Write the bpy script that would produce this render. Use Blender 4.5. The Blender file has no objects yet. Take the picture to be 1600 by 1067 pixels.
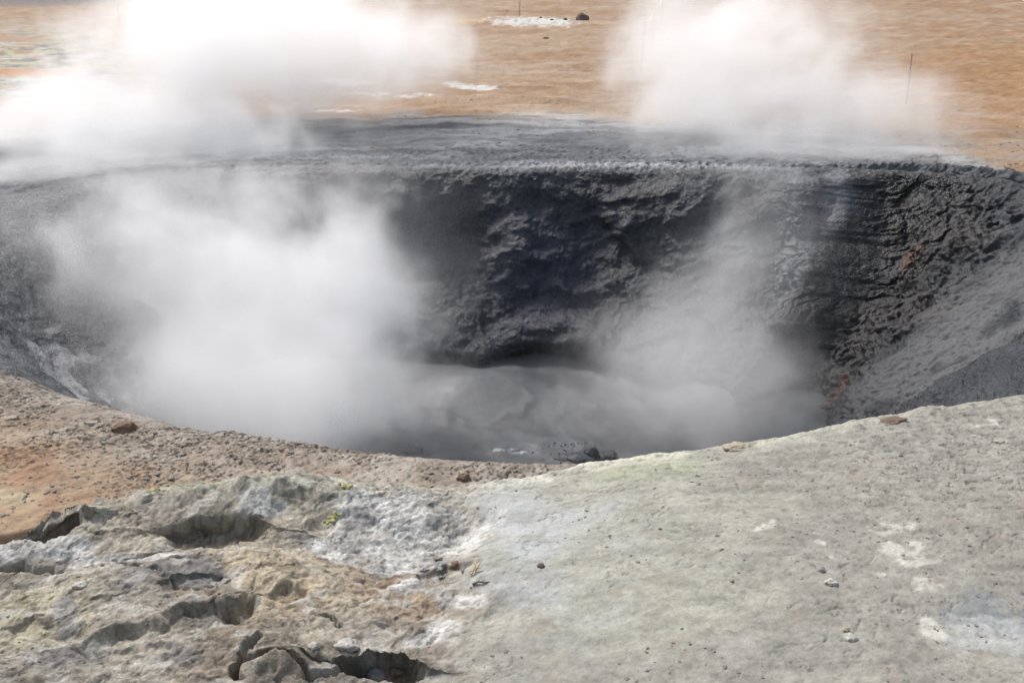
import bpy, bmesh, math, random
import numpy as np
from mathutils import Vector

S = bpy.context.scene
COL = S.collection
R = math.radians

# ------------------------------------------------------------------ camera, world, sun, exposure
PITCH, HCAM, FPX = R(20.7), 2.2, 1570.0          # tilt below the horizon, lens height, focal length for a 1600 px wide frame
cam = bpy.data.cameras.new("camera")
cam.sensor_width = 36.0
cam.lens = 36.0 * FPX / 1600.0
cam.clip_start, cam.clip_end = 0.05, 3000.0
cam_o = bpy.data.objects.new("camera", cam)
COL.objects.link(cam_o)
cam_o.location = (0, 0, HCAM)
cam_o.rotation_euler = (math.pi / 2 - PITCH, 0, 0)
S.camera = cam_o

SUN_EL, SUN_AZ = R(54), R(-42)                    # azimuth from +Y, negative towards -X (ahead and to the left)
w = bpy.data.worlds.new("World")
S.world = w
w.use_nodes = True
nt = w.node_tree
sky = nt.nodes.new("ShaderNodeTexSky")
sky.sky_type = 'NISHITA'
sky.sun_disc = False
sky.sun_elevation = SUN_EL
sky.sun_rotation = SUN_AZ
sky.air_density = 1.0
sky.dust_density = 4.0
sky.ozone_density = 1.0
hsv = nt.nodes.new("ShaderNodeHueSaturation")     # thin high cloud: a paler sky
hsv.inputs['Saturation'].default_value = 0.62
hsv.inputs['Hue'].default_value = 0.485
nt.links.new(sky.outputs[0], hsv.inputs['Color'])
nt.links.new(hsv.outputs[0], nt.nodes['Background'].inputs['Color'])
nt.nodes['Background'].inputs['Strength'].default_value = 0.125

sl = bpy.data.lights.new("sun", 'SUN')
sl.energy = 2.3
sl.angle = R(9)
sl.color = (1.0, 0.97, 0.93)
so = bpy.data.objects.new("sun", sl)
COL.objects.link(so)
so.rotation_euler = Vector((math.sin(SUN_AZ) * math.cos(SUN_EL), math.cos(SUN_AZ) * math.cos(SUN_EL), math.sin(SUN_EL))).to_track_quat('Z', 'Y').to_euler()

S.view_settings.view_transform = 'Standard'
S.view_settings.look = 'None'
S.view_settings.gamma = 1.0
S.view_settings.exposure = 0.62
S.cycles.use_adaptive_sampling = True
S.cycles.adaptive_threshold = 0.012
S.cycles.use_denoising = True
S.cycles.denoising_prefilter = 'FAST'
S.cycles.max_bounces = 9
S.cycles.diffuse_bounces = 3
S.cycles.glossy_bounces = 2
S.cycles.volume_bounces = 8
S.cycles.volume_step_rate = 3.0
S.cycles.volume_max_steps = 256

# ------------------------------------------------------------------ small maths helpers
CP, SP = math.cos(PITCH), math.sin(PITCH)
f32 = np.float32

def at(px, py, z=0.0):
    u = (np.asarray(px, float) - 800) / FPX
    v = (533.5 - np.asarray(py, float)) / FPX
    t = (z - HCAM) / (-SP + v * CP)
    return u * t, (CP + v * SP) * t

def proj(x, y, z=0.0):
    dz = z - HCAM
    depth = y * CP - dz * SP
    up = y * SP + dz * CP
    depth = np.maximum(depth, 0.05)
    return 800 + FPX * x / depth, 533.5 - FPX * up / depth

_rng = np.random.default_rng(7)
PERM = np.tile(_rng.permutation(256).astype(np.int32), 3)
G2 = _rng.normal(size=(256, 2)); G2 = (G2 / np.linalg.norm(G2, axis=1, keepdims=True)).astype(f32)
G3 = _rng.normal(size=(256, 3)); G3 = (G3 / np.linalg.norm(G3, axis=1, keepdims=True)).astype(f32)
RV = _rng.random(256).astype(f32)

def fade(t): return t * t * t * (t * (t * 6 - 15) + 10)

def n2(x, y, seed=0):
    x = x.astype(f32) + f32(seed * 17.31); y = y.astype(f32) - f32(seed * 9.77)
    xi = np.floor(x).astype(np.int32); yi = np.floor(y).astype(np.int32)
    fx = x - xi; fy = y - yi
    u, v = fade(fx), fade(fy)
    def c(dx, dy):
        h = PERM[PERM[(xi + dx) & 255] + ((yi + dy) & 255)]
        g = G2[h]
        return g[..., 0] * (fx - dx) + g[..., 1] * (fy - dy)
    a = c(0, 0) * (1 - u) + c(1, 0) * u
    b = c(0, 1) * (1 - u) + c(1, 1) * u
    return (a * (1 - v) + b * v) * f32(1.5)

def n3(x, y, z, seed=0):
    x = x.astype(f32) + f32(seed * 13.7); y = y.astype(f32) - f32(seed * 7.9); z = z.astype(f32) + f32(seed * 3.3)
    xi = np.floor(x).astype(np.int32); yi = np.floor(y).astype(np.int32); zi = np.floor(z).astype(np.int32)
    fx = x - xi; fy = y - yi; fz = z - zi
    u, v, t = fade(fx), fade(fy), fade(fz)
    def c(dx, dy, dz):
        h = PERM[PERM[PERM[(xi + dx) & 255] + ((yi + dy) & 255)] + ((zi + dz) & 255)]
        g = G3[h]
        return g[..., 0] * (fx - dx) + g[..., 1] * (fy - dy) + g[..., 2] * (fz - dz)
    def sl(dz):
        a = c(0, 0, dz) * (1 - u) + c(1, 0, dz) * u
        b = c(0, 1, dz) * (1 - u) + c(1, 1, dz) * u
        return a * (1 - v) + b * v
    return (sl(0) * (1 - t) + sl(1) * t) * f32(1.5)

def fbm2(x, y, o=5, seed=0, gain=0.5):
    s = 0; a = 1.0; tot = 0
    for k in range(o):
        s = s + a * n2(x * 2.03 ** k, y * 2.03 ** k, seed + k); tot += a; a *= gain
    return s / tot * 1.6

def fbm3(x, y, z, o=5, seed=0, gain=0.5):
    s = 0; a = 1.0; tot = 0
    for k in range(o):
        q = 2.03 ** k
        s = s + a * n3(x * q, y * q, z * q, seed + k); tot += a; a *= gain
    return s / tot * 1.6

def ridge2(x, y, o=4, seed=0, gain=0.5):
    s = 0; a = 1.0; tot = 0
    for k in range(o):
        s = s + a * (1 - 2 * np.abs(n2(x * 2.07 ** k, y * 2.07 ** k, seed + k))); tot += a; a *= gain
    return s / tot

def ridge3(x, y, z, o=4, seed=0, gain=0.5):
    s = 0; a = 1.0; tot = 0
    for k in range(o):
        q = 2.07 ** k
        s = s + a * (1 - 2 * np.abs(n3(x * q, y * q, z * q, seed + k))); tot += a; a *= gain
    return s / tot

def cells2(x, y, seed=0):
    """distance to the nearest feature point, to the second one, and the cell's own random value"""
    xi = np.floor(x).astype(np.int32); yi = np.floor(y).astype(np.int32)
    d1 = np.full(x.shape, 9, f32); d2 = d1.copy(); idv = np.zeros(x.shape, f32)
    for dx in (-1, 0, 1):
        for dy in (-1, 0, 1):
            h = PERM[PERM[(xi + dx + seed * 31) & 255] + ((yi + dy) & 255)]
            px = xi + dx + RV[h]; py = yi + dy + RV[(h * 7 + 13) & 255]
            d = np.sqrt((px - x) ** 2 + (py - y) ** 2).astype(f32)
            near = d < d1
            d2 = np.where(near, d1, np.minimum(d2, d))
            idv = np.where(near, RV[(h * 3 + 5) & 255], idv)
            d1 = np.where(near, d, d1)
    return d1, d2, idv

def ss(a, b, x):
    t = np.clip((x - a) / (b - a), 0, 1)
    return t * t * (3 - 2 * t)

def mix(a, b, t):
    if np.ndim(t) and (np.ndim(a) > 1 or np.ndim(b) >= 1):
        t = t[..., None]
    return a * (1 - t) + b * t

def blob(X, Y, px, py, rx, ry, soft=0.6, ang=0.0):
    """an ellipse on the ground, 1 inside and fading out"""
    dx = (X - px); dy = (Y - py)
    if ang:
        ca, sa = math.cos(R(ang)), math.sin(R(ang))
        dx, dy = dx * ca + dy * sa, -dx * sa + dy * ca
    d = np.sqrt((dx / rx) ** 2 + (dy / ry) ** 2)
    return 1 - ss(1 - soft, 1 + soft, d)

def tag(o, label=None, cat=None, group=None, kind=None):
    if label: o['label'] = label
    if cat: o['category'] = cat
    if group: o['group'] = group
    if kind: o['kind'] = kind
    return o

def link(name, me, m, parent=None):
    o = bpy.data.objects.new(name, me)
    COL.objects.link(o)
    if m: me.materials.append(m)
    if parent: o.parent = parent
    return o

def grid_faces(nr, nc, wrap=False):
    i = np.arange(nr - 1)[:, None]
    j = np.arange(nc if wrap else nc - 1)[None, :]
    j2 = (j + 1) % nc
    q = np.stack(np.broadcast_arrays(i * nc + j, i * nc + j2, (i + 1) * nc + j2, (i + 1) * nc + j), -1)
    return q

def mesh_from(name, V, Q, attrs, normals=None):
    used = np.unique(Q)
    remap = np.full(len(V), -1, np.int32); remap[used] = np.arange(len(used))
    Vu = np.ascontiguousarray(V[used], f32); Qu = remap[Q]
    me = bpy.data.meshes.new(name)
    me.vertices.add(len(Vu)); me.loops.add(Qu.size); me.polygons.add(len(Qu))
    me.vertices.foreach_set("co", Vu.ravel())
    me.loops.foreach_set("vertex_index", Qu.ravel().astype(np.int32))
    me.polygons.foreach_set("loop_start", np.arange(0, Qu.size, 4, dtype=np.int32))
    me.polygons.foreach_set("use_smooth", np.ones(len(Qu), bool))
    for k, a in attrs.items():
        a = a[used]
        if a.ndim == 2:
            at_ = me.attributes.new(k, 'FLOAT_COLOR', 'POINT')
            at_.data.foreach_set("color", np.concatenate([a, np.ones((len(a), 1))], 1).astype(f32).ravel())
        else:
            at_ = me.attributes.new(k, 'FLOAT', 'POINT')
            at_.data.foreach_set("value", a.astype(f32))
    me.update()
    if normals is not None:
        me.normals_split_custom_set_from_vertices(np.ascontiguousarray(normals[used], f32))
    return me

def grid_normals(P, wrap):
    if wrap:
        dj = np.roll(P, -1, 1) - np.roll(P, 1, 1)
    else:
        dj = np.gradient(P, axis=1)
    di = np.gradient(P, axis=0)
    n = np.cross(dj, di)
    n /= np.linalg.norm(n, axis=-1, keepdims=True) + 1e-12
    return n

# ------------------------------------------------------------------ materials
def soil(name, scales=(28, 95, 310), bump=0.012, var=0.35, rough=0.9, spec=0.25, specks=0.0, attr=True, base=(.2, .2, .2)):
    m = bpy.data.materials.new(name); m.use_nodes = True
    t = m.node_tree; b = t.nodes['Principled BSDF']; L = t.links.new
    tc = t.nodes.new("ShaderNodeTexCoord")
    def noise(sc, det=6, ro=0.6):
        n = t.nodes.new("ShaderNodeTexNoise"); n.inputs['Scale'].default_value = sc
        n.inputs['Detail'].default_value = det; n.inputs['Roughness'].default_value = ro
        L(tc.outputs['Object'], n.inputs['Vector']); return n.outputs['Fac']
    def math_(op, a, b_):
        n = t.nodes.new("ShaderNodeMath"); n.operation = op
        for k, v in enumerate((a, b_)):
            if isinstance(v, (int, float)): n.inputs[k].default_value = v
            else: L(v, n.inputs[k])
        return n.outputs[0]
    a, c, d = [noise(s) for s in scales]
    h = math_('ADD', math_('MULTIPLY', a, 0.55), math_('ADD', math_('MULTIPLY', c, 0.3), math_('MULTIPLY', d, 0.15)))
    val = math_('ADD', math_('MULTIPLY', math_('SUBTRACT', math_('ADD', math_('MULTIPLY', a, .4), math_('ADD', math_('MULTIPLY', c, .7), math_('MULTIPLY', d, .5))), 0.8), var * 4.0), 1.0)
    if specks:
        vz = t.nodes.new("ShaderNodeTexVoronoi"); vz.inputs['Scale'].default_value = specks
        L(tc.outputs['Object'], vz.inputs['Vector'])
        sm = t.nodes.new("ShaderNodeMapRange"); sm.interpolation_type = 'SMOOTHSTEP'
        L(vz.outputs['Distance'], sm.inputs[0])
        for k, v in ((1, .08), (2, .26), (3, 0.45), (4, 1.0)): sm.inputs[k].default_value = v
        # only some cells carry a dark grain
        pick = t.nodes.new("ShaderNodeSeparateColor"); L(vz.outputs['Color'], pick.inputs[0])
        g = math_('GREATER_THAN', pick.outputs[0], 0.8)
        keep = math_('ADD', math_('MULTIPLY', sm.outputs[0], g), math_('SUBTRACT', 1.0, g))
        val = math_('MULTIPLY', val, keep)
    val = math_('MAXIMUM', val, 0.15)
    mul = t.nodes.new("ShaderNodeMix"); mul.data_type = 'RGBA'; mul.blend_type = 'MULTIPLY'
    mul.inputs[0].default_value = 1.0
    if attr:
        ca = t.nodes.new("ShaderNodeAttribute"); ca.attribute_name = 'tint'
        L(ca.outputs['Color'], mul.inputs[6])
        wa = t.nodes.new("ShaderNodeAttribute"); wa.attribute_name = 'wet'
        rr = math_('SUBTRACT', rough, math_('MULTIPLY', wa.outputs['Fac'], 0.55))
        L(math_('MAXIMUM', math_('ADD', rr, math_('MULTIPLY', math_('SUBTRACT', c, .5), .4)), 0.12), b.inputs['Roughness'])
    else:
        mul.inputs[6].default_value = (*base, 1)
        b.inputs['Roughness'].default_value = rough
    cc = t.nodes.new("ShaderNodeCombineColor")
    for k in range(3): L(val, cc.inputs[k])
    L(cc.outputs[0], mul.inputs[7])
    L(mul.outputs[2], b.inputs['Base Color'])
    b.inputs['Specular IOR Level'].default_value = spec
    bp = t.nodes.new("ShaderNodeBump"); bp.inputs['Distance'].default_value = bump; bp.inputs['Strength'].default_value = 1.0
    L(h, bp.inputs['Height']); L(bp.outputs[0], b.inputs['Normal'])
    return m

M_ground = soil("dry_ground", (4, 19, 80), 0.028, 0.30, 0.95, 0.15, specks=11)
M_mud = soil("wet_mud", (14, 48, 170), 0.035, 0.26, 0.82, 0.32)
M_pool = soil("boiling_mud", (3, 9, 26), 0.012, 0.12, 0.85, 0.4)
M_crust = soil("mineral_crust", (26, 100, 330), 0.016, 0.40, 0.95, 0.15)
M_slab = soil("grey_soil", (36, 130, 420), 0.0045, 0.20, 0.95, 0.15, specks=75)

# ------------------------------------------------------------------ the crater and the ground round it (one polar sheet, cut at the rim)
CX, CY, ZP = 0.2, 7.9, -2.0
rim_pts = [(19.4, 5.85), (26.2, 5.78), (36.1, 5.5), (45, 4.84), (51.7, 4.42), (70.9, 3.88), (93.2, 3.58), (112, 3.85), (131.4, 4.72), (144.5, 5.46),
           (151.4, 5.67), (160.2, 5.62), (170.7, 5.57), (182, 5.5), (195.2, 4.97), (213, 4.32), (220.6, 4.09), (228.4, 3.93), (235.9, 3.88),
           (242.1, 3.82), (247.3, 3.76), (257.3, 3.68), (266.9, 3.68), (272.9, 3.70), (282.4, 3.72), (291.8, 3.75), (304.9, 3.80), (318, 3.95),
           (335.1, 4.5), (355.6, 5.25)]
pool_pts = [(0, 2.6), (29, 2.7), (45, 2.65), (60, 2.5), (75, 2.45), (90, 2.42), (105, 2.5), (120, 2.9), (140, 3.5), (161, 3.7), (180, 3.2), (215, 2.6), (270, 2.2), (320, 2.6)]

def periodic(pts, th):
    a = np.array(pts, float)
    x = np.concatenate([a[:, 0] - 360, a[:, 0], a[:, 0] + 360]); y = np.tile(a[:, 1], 3)
    d = np.degrees(th) % 360
    out = 0
    for k in (-3, -1.5, 0, 1.5, 3):                # a little smoothing round the corners
        out = out + np.interp(d + k, x, y)
    return out / 5

# angles: close together where the ground lies near the lens
dens_th = np.radians(np.arange(0, 360, 0.05))
dd = np.degrees(dens_th)
wgt = 1.0 + 1.2 * np.exp(-((dd - 246) / 28) ** 2) + 0.15 * np.exp(-((dd - 60) / 60) ** 2) - 0.6 * np.exp(-((dd - 312) / 16) ** 2) + 1.6 * np.exp(-((dd - 36) / 11) ** 2)
cum = np.concatenate([[0], np.cumsum(wgt)]); cum /= cum[-1]
NT = 2250
th = np.interp(np.arange(NT) / NT, cum, np.radians(np.arange(0, 360.01, 0.05)[:len(cum)]))
RIM = periodic(rim_pts, th); POOL = periodic(pool_pts, th); DEG = np.degrees(th)

def angdiff(a, b): return (a - b + 180) % 360 - 180
def bump_t(c, wdt): return np.exp(-(angdiff(DEG, c) / wdt) ** 2)

NW = 300                                            # rings down the wall
s = np.linspace(0, 1, NW)
steep_s = [0, .12, .3, .5, .8, 1]
def prof(fk, zk): return np.interp(s, np.linspace(0, 1, len(fk)), fk), np.interp(s, np.linspace(0, 1, len(zk)), zk)
def smooth1(a, n=15):
    k = np.ones(n) / n
    return np.convolve(np.pad(a, n // 2, mode='edge'), k, 'valid')
pf = {}
pf['far'] = prof([0, .13, .25, .36, .48, .62, .80, .97, 1.05, 1.0, .80], [0, -.05, -.22, -.48, -.76, -1.04, -1.30, -1.52, -1.68, -1.80, -2.05])
pf['left'] = prof([0, .14, .27, .40, .50, .58, .66, .80, .90, .95, 1.0], [0, -.06, -.16, -.28, -.42, -.66, -.84, -.98, -1.20, -1.60, -2.05])
pf['right'] = prof([0, .12, .24, .36, .47, .58, .68, .78, .87, .94, 1.0], [0, -.07, -.24, -.46, -.68, -.90, -1.12, -1.36, -1.60, -1.82, -2.05])
pf['near'] = prof([0, .10, .22, .34, .45, .56, .66, .76, .86, .94, 1.0], [0, -.06, -.2, -.42, -.66, -.9, -1.14, -1.38, -1.62, -1.84, -2.05])
wl = np.clip(bump_t(176, 34), 0, 1); wr = np.clip(bump_t(8, 32), 0, 1); wn = np.clip(bump_t(262, 40), 0, 1); wf = np.clip(bump_t(84, 46), 0, 1) + 1e-3
tot = wl + wr + wn + wf
F = np.zeros((NW, NT)); Z = np.zeros((NW, NT))
for k, wk in (('left', wl), ('right', wr), ('near', wn), ('far', wf)):
    fk, zk = pf[k]; fk, zk = smooth1(fk), smooth1(zk)
    F += fk[:, None] * (wk / tot); Z += zk[:, None] * (wk / tot)
# the undercut: only deep in the middle of the far wall (an arch)
arch = np.exp(-(angdiff(DEG, 83) / 17) ** 4)
under = ss(0.76, 0.95, s)[:, None]
F = F + under * (1 - arch)[None] * 0.22 * (wf / tot)
rad_wall = RIM[None] + (POOL - RIM)[None] * F
# big forms of the wall
dg = DEG[None]
def wb(c, wdt, s0, sw, drift=0.0):
    cc = c + drift * (s[:, None] - s0)
    return np.exp(-(angdiff(dg, cc) / wdt) ** 2) * np.exp(-((s[:, None] - s0) / sw) ** 2)
ts = 43.5 - 15 * ss(.0, 1.0, s[:, None]) + 1.2 * np.sin(s[:, None] * 9)
da = angdiff(dg, ts)
env = ss(.03, .16, s)[:, None] * ss(1.05, .85, s)[:, None]
push = env * np.where(da > 0, -.42 * np.exp(-(da / 5.5) ** 2), -.42 + (.70) * ss(0.6, -5.4, da)) * np.where(da > 0, 1, np.exp(-(np.minimum(da + 5.4, 0) / 9) ** 2))           # the spur on the right
push += 0.12 * wb(77, 5.5, .42, .16) - 0.08 * wb(72, 3.5, .36, .12) + 0.10 * wb(91, 9, .30, .13) - 0.06 * wb(66, 6, .62, .14)
push += -0.12 * wb(56, 5, .72, .2) + 0.16 * wb(104, 6, .5, .25)
push += -0.55 * wb(166, 4.5, .62, .10) - 0.35 * wb(176, 6, .66, .12)   # dark hump on the left
rad_wall = rad_wall + push
Xw = CX + rad_wall * np.cos(th); Yw = CY + rad_wall * np.sin(th)
Z = Z + 0.10 * wb(166, 6, .60, .09) + 0.05 * wb(25, 14, .06, .06)
Z = Z - 0.10 * wb(300, 25, 0, .5)

# outside rings
step, e, outs = 0.011, 0.0, []
while e < 520:
    e += step; outs.append(e)
    if e > 1.1: step *= 1.024
outs = np.array(outs); NO = len(outs)
ro = RIM[None] + outs[:, None]
# far out the sheet becomes round
Xo = CX + ro * np.cos(th); Yo = CY + ro * np.sin(th)
Eo = np.broadcast_to(outs[:, None], Xo.shape)

def ground_h(x, y):
    d = np.hypot(x, y)
    z = 0.05 * fbm2(x * .35, y * .35, 4, 3) + 0.022 * fbm2(x * 1.7, y * 1.7, 4, 9)
    far = ss(10, 22, d)
    z = z + far * (0.09 * fbm2(x * .18, y * .34, 6, 21) + 0.03 * ridge2(x * .4, y * .9, 5, 31) + .018 * fbm2(x * 1.6, y * 1.6, 5, 33))
    z = z + far * .02 * fbm2(x * 5, y * 5, 3, 35)
    z = z + ss(60, 300, d) * (2.5 + 6 * fbm2(x * .012, y * .012, 3, 51))
    return z

Zo = ground_h(Xo, Yo)
Zo = Zo * ss(0, .6, Eo)
lip = 0.08 * bump_t(28, 16) + 0.02
Zo = Zo + lip[None] * np.exp(-((Eo - .10) / .25) ** 2) * ss(0, .08, Eo)
# the near left bank falls towards the hole
bank = np.exp(-(angdiff(DEG, 235) / 34) ** 2)[None]
Zo = Zo + 0.06 * bank * ss(0, .7, Eo)

X = np.concatenate([Xw[::-1], Xo]); Y = np.concatenate([Yw[::-1], Yo]); ZZ = np.concatenate([Z[::-1], Zo])
P = np.stack([X, Y, ZZ], -1)
NR = NW + NO
# distance outside the rim for every ring (negative: down the wall)
SW = np.concatenate([s[::-1] * -1, np.zeros(NO)])[:, None]
EE = np.concatenate([np.zeros(NW), outs])[:, None]
deg_ = np.broadcast_to(dg, (NR, NT))

nrm = grid_normals(P, True)
nrm = -nrm
x, y, z = P[..., 0], P[..., 1], P[..., 2]
wallmask = ss(-0.02, -0.16, SW) * np.ones((1, NT))
inw = slice(0, NW + 130)                            # rings that get the fine mud relief
xs, ys, zs = x[inw], y[inw], z[inw]
wm = wallmask[inw]
nearw = ss(2.6, 0.2, EE[inw]) * np.ones((1, NT))
wx = fbm3(xs * 1.3, ys * 1.3, zs * 1.3, 3, 70) * .25
big = fbm3(xs * .9 + wx, ys * .9, zs * 1.1 + wx, 4, 11)
lump = ridge3(xs * 2.2 + wx, ys * 2.2 - wx, zs * 2.4, 4, 15)
mid = fbm3(xs * 6, ys * 6, zs * 7, 4, 19)
fine = fbm3(xs * 17, ys * 17, zs * 20, 3, 29)
rs = np.exp(-(angdiff(deg_[inw], 22) / 24) ** 2)     # the rough, cracked right hand wall
crk = np.abs(n3(xs * 3.1 + wx * 2, ys * 3.1, zs * 3.6, 41))
crk2 = np.abs(n3(xs * 7.1 + wx * 2, ys * 7.1, zs * 8.0, 42))
cracks = -(1 - ss(0.0, .10, crk)) * .07 - (1 - ss(0.0, .12, crk2)) * .028
bankm = np.exp(-(angdiff(deg_[inw], 2) / 14) ** 2)
scal = ridge3(xs * 9 + wx * 3, ys * 9, zs * 13, 3, 45)
disp = wm * ((0.15 * big + 0.022 * lump * (1 - .6 * bankm)) * (1 - .6 * bankm) + 0.011 * mid + 0.007 * fine + .003 * scal + .010 * scal * bankm + .010 * bankm * fbm3(xs * 11, ys * 11, zs * 14, 4, 48))
disp = disp + wm * 0.010 * np.maximum(0, fbm3(xs * 3.3, ys * 3.3, zs * 3.3, 4, 47) - .12) * 3 * (1 - .7 * bankm)
disp = disp + wm * rs * (1 - .6 * bankm) * (.25 * cracks)
disp = disp * np.where(deg_[inw] > 0, 1 - 0.68 * np.exp(-(angdiff(deg_[inw], 152) / 36) ** 2), 1)
uu = ys * 1.35 - xs * .2; vv = zs * 1.35 + xs * .25
ww1 = fbm2(uu * 2.2, vv * 2.2, 4, 160) * .30; ww2 = fbm2(uu * 2.2, vv * 2.2, 4, 161) * .30
p1, p2, pid = cells2((uu + ww1) * 3.6 + .5 * vv, (vv + ww2) * 3.2, 9)
p3, p4, pie = cells2((uu + ww1 * .6) * 9.5, (vv + ww2 * .6) * 8.5, 10)
plate = ss(0, .13, p2 - p1); plate2 = ss(0, .16, p4 - p3)
rsp = ss(10, 20, deg_[inw]) * ss(50, 40, deg_[inw])
bk = np.exp(-(angdiff(deg_[inw], 352) / 26) ** 4) * (1 - rsp)
p5, p6, pif = cells2((uu + ww1 * .6) * 17, (vv + ww2 * .6) * 17, 12)
disp = disp + wm * bk * (.032 * (.42 - p3) * (.25 + pie) + .020 * (.42 - p5) * (.3 + pif) + .035 * np.abs(fbm3(xs * 3, ys * 3, zs * 3, 4, 165)))
disp = disp + wm * rsp * (.05 * (pid - .5) * plate - .03 * (1 - plate) + .045 * (.45 - p3) * (.3 + pie) + .012 * fbm3(xs * 16, ys * 16, zs * 16, 3, 164) + .05 * fbm3(xs * 2.6, ys * 2.6, zs * 2.6, 4, 163))
cliff = np.exp(-((da + 2.6) / 2.9) ** 2)[::-1]
disp[:NW] *= 1 - .75 * cliff
# pebbly splashed mud on the lip all round
rimzone = nearw * (1 - wm)
farside = np.exp(-(angdiff(deg_[inw], 70) / 75) ** 2)
disp = disp + rimzone * ss(0, .15, EE[inw] + .08) * (0.012 * mid + 0.014 * fine) * (0.7 + .8 * farside)
disp = disp * (1 - .75 * wm * np.exp(-(angdiff(deg_[inw], 246) / 34) ** 4))
disp = disp + (1 - wm) * np.exp(-((EE[inw] - .05) / .2) ** 2) * rs * 0.035 * (lump + mid)
P[inw] += nrm[inw] * disp[..., None]

# cracked clods on the near left bank
cols = np.where((DEG > 205) & (DEG < 285))[0]
rows = slice(NW - 40, NW + 150)
xb, yb = P[rows][:, cols, 0], P[rows][:, cols, 1]
q1, q2, idv = cells2(xb * 20 + 0.8 * fbm2(xb * 6, yb * 6, 3, 5), yb * 36 + .8 * fbm2(xb * 6, yb * 6, 3, 6), 3)
q3, q4, idw = cells2(xb * 38, yb * 50, 4)
keepw = ss(1.05, .35, EE[rows]) * (0.35 + 0.65 * ss(-.25, .2, fbm2(xb * 2.2, yb * 2.2, 3, 8)))
edge = ss(.0, .22, q2 - q1); edge2 = ss(0, .25, q4 - q3)
clod = keepw * (0.020 * (edge - 1) * ss(.3, .6, idv) + 0.012 * (idv - .5) * edge + 0.006 * (edge2 - 1) + 0.004 * (idw - .5))
P[rows.start:rows.stop, cols, 2] += clod
clodmap = np.zeros((NR, NT), f32); clodmap[rows.start:rows.stop, cols] = keepw * (1 - edge)

# sink the sheet under the foreground mound
xx, yy = P[..., 0], P[..., 1]
CREST = np.array([(-6, 2.2), (-3.4, 2.75), (-2.6, 3.05), (-1.9, 3.27), (-1.65, 3.50), (-1.04, 3.62), (-.61, 3.60), (-.40, 3.64), (.0, 3.75), (.26, 3.83), (.54, 3.84), (.91, 3.87), (1.43, 4.06), (2.1, 4.30), (2.45, 4.41), (3.0, 4.58), (3.8, 4.8), (6, 5.2)])
CRESTZ = np.array([(-6, .0), (-2.6, .07), (-1.9, .14), (-1.65, .22), (-1.04, .27), (-.61, .24), (-.4, .19), (0, .18), (.26, .20), (.54, .25), (1.0, .27), (6, .27)])
def smooth_interp(xv, T, r=.12):
    return sum(np.interp(xv + k * r, T[:, 0], T[:, 1]) for k in (-1, -.5, 0, .5, 1)) / 5
inside = ss(-3.9, -3.5, xx) * ss(4.9, 4.5, xx) * ss(1.2, 1.5, yy) * ss(-.22, -.34, yy - (smooth_interp(xx, CREST) + .35) - .12)
P[..., 2] -= 0.35 * inside * (EE > 0)
nrm = grid_normals(P, True)
nrm = -nrm

# ---- colours of the sheet
x, y, z = P[..., 0], P[..., 1], P[..., 2]
gx, gy = proj(x, y, 0.0)
na = fbm2(x * .5, y * .5, 5, 61); nb = fbm2(x * 1.6, y * 1.6, 5, 62); nc_ = fbm2(x * 5, y * 5, 4, 63); nd = fbm2(x * .16, y * .16, 4, 64)
nf = fbm2(x * .35, y * 1.6, 6, 65)                   # banding across the plain
C = np.empty(P.shape, f32)
tan, orange, brown = np.array([.345, .25, .168]), np.array([.31, .195, .11]), np.array([.20, .13, .085])
C[:] = mix(tan, orange, ss(-.25, .35, nd + .5 * na + .35 * ss(1150, 1500, gx) - .1))
C[:] = mix(C, brown, .45 * ss(.1, .8, nf + .5 * nb))
C[:] = mix(C, np.array([.42, .33, .24]), .45 * ss(.1, .5, fbm2(x * .8, y * 1.5, 5, 66)))
pale = np.array([.40, .39, .355]); yel = np.array([.37, .355, .25]); gre = np.array([.33, .33, .31]); white = np.array([.78, .78, .76])
# right hand ground: crusty and grey-stained
C[:] = mix(C, np.array([.30, .25, .21]), .75 * blob(gx, gy, 1600, 255, 300, 55) * ss(-.2, .3, nb))
C[:] = mix(C, np.array([.36, .27, .20]), .6 * blob(gx, gy, 1560, 45, 220, 30) * ss(-.1, .35, nb))
C[:] = mix(C, np.array([.33, .195, .095]), .9 * blob(gx, gy, 1550, 125, 170, 60, .8))
fx = fbm2(x * 2.2, y * 2.2, 5, 170); fy = np.abs(fbm2(x * .7, y * 1.6, 5, 171)); farm = ss(11, 15, y)
C[:] = mix(C, C * .55, farm * .8 * (1 - ss(0, .05, fy)) * ss(-.2, .3, na))
C[:] = mix(C, np.array([.50, .43, .35]), farm * .35 * ss(.2, .6, fbm2(x * .4, y * 1.9, 6, 172)))
C[:] = C * (1 + farm * .16 * np.clip(fx, -.7, .7))[..., None]
C[:] = C * np.array([.86, .83, .80])
# left field of pale and greenish mineral
lf = blob(gx, gy, 40, 110, 190, 62, .5)
C[:] = mix(C, mix(pale, yel, ss(-.2, .3, na)), lf * ss(-.45, .05, nb + .4 * nf))
C[:] = mix(C, np.array([.15, .15, .15]), lf * ss(.05, .4, fbm2(x * 1.1, y * 2, 5, 67)))
C[:] = mix(C, np.array([.40, .2, .09]), blob(gx, gy, 30, 118, 80, 6, .5))
C[:] = mix(C, orange, .8 * blob(gx, gy, 10, 62, 60, 5, .5))
C[:] = mix(C, np.array([.14, .13, .13]), blob(gx, gy, 40, -8, 160, 18, .4))
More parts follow.
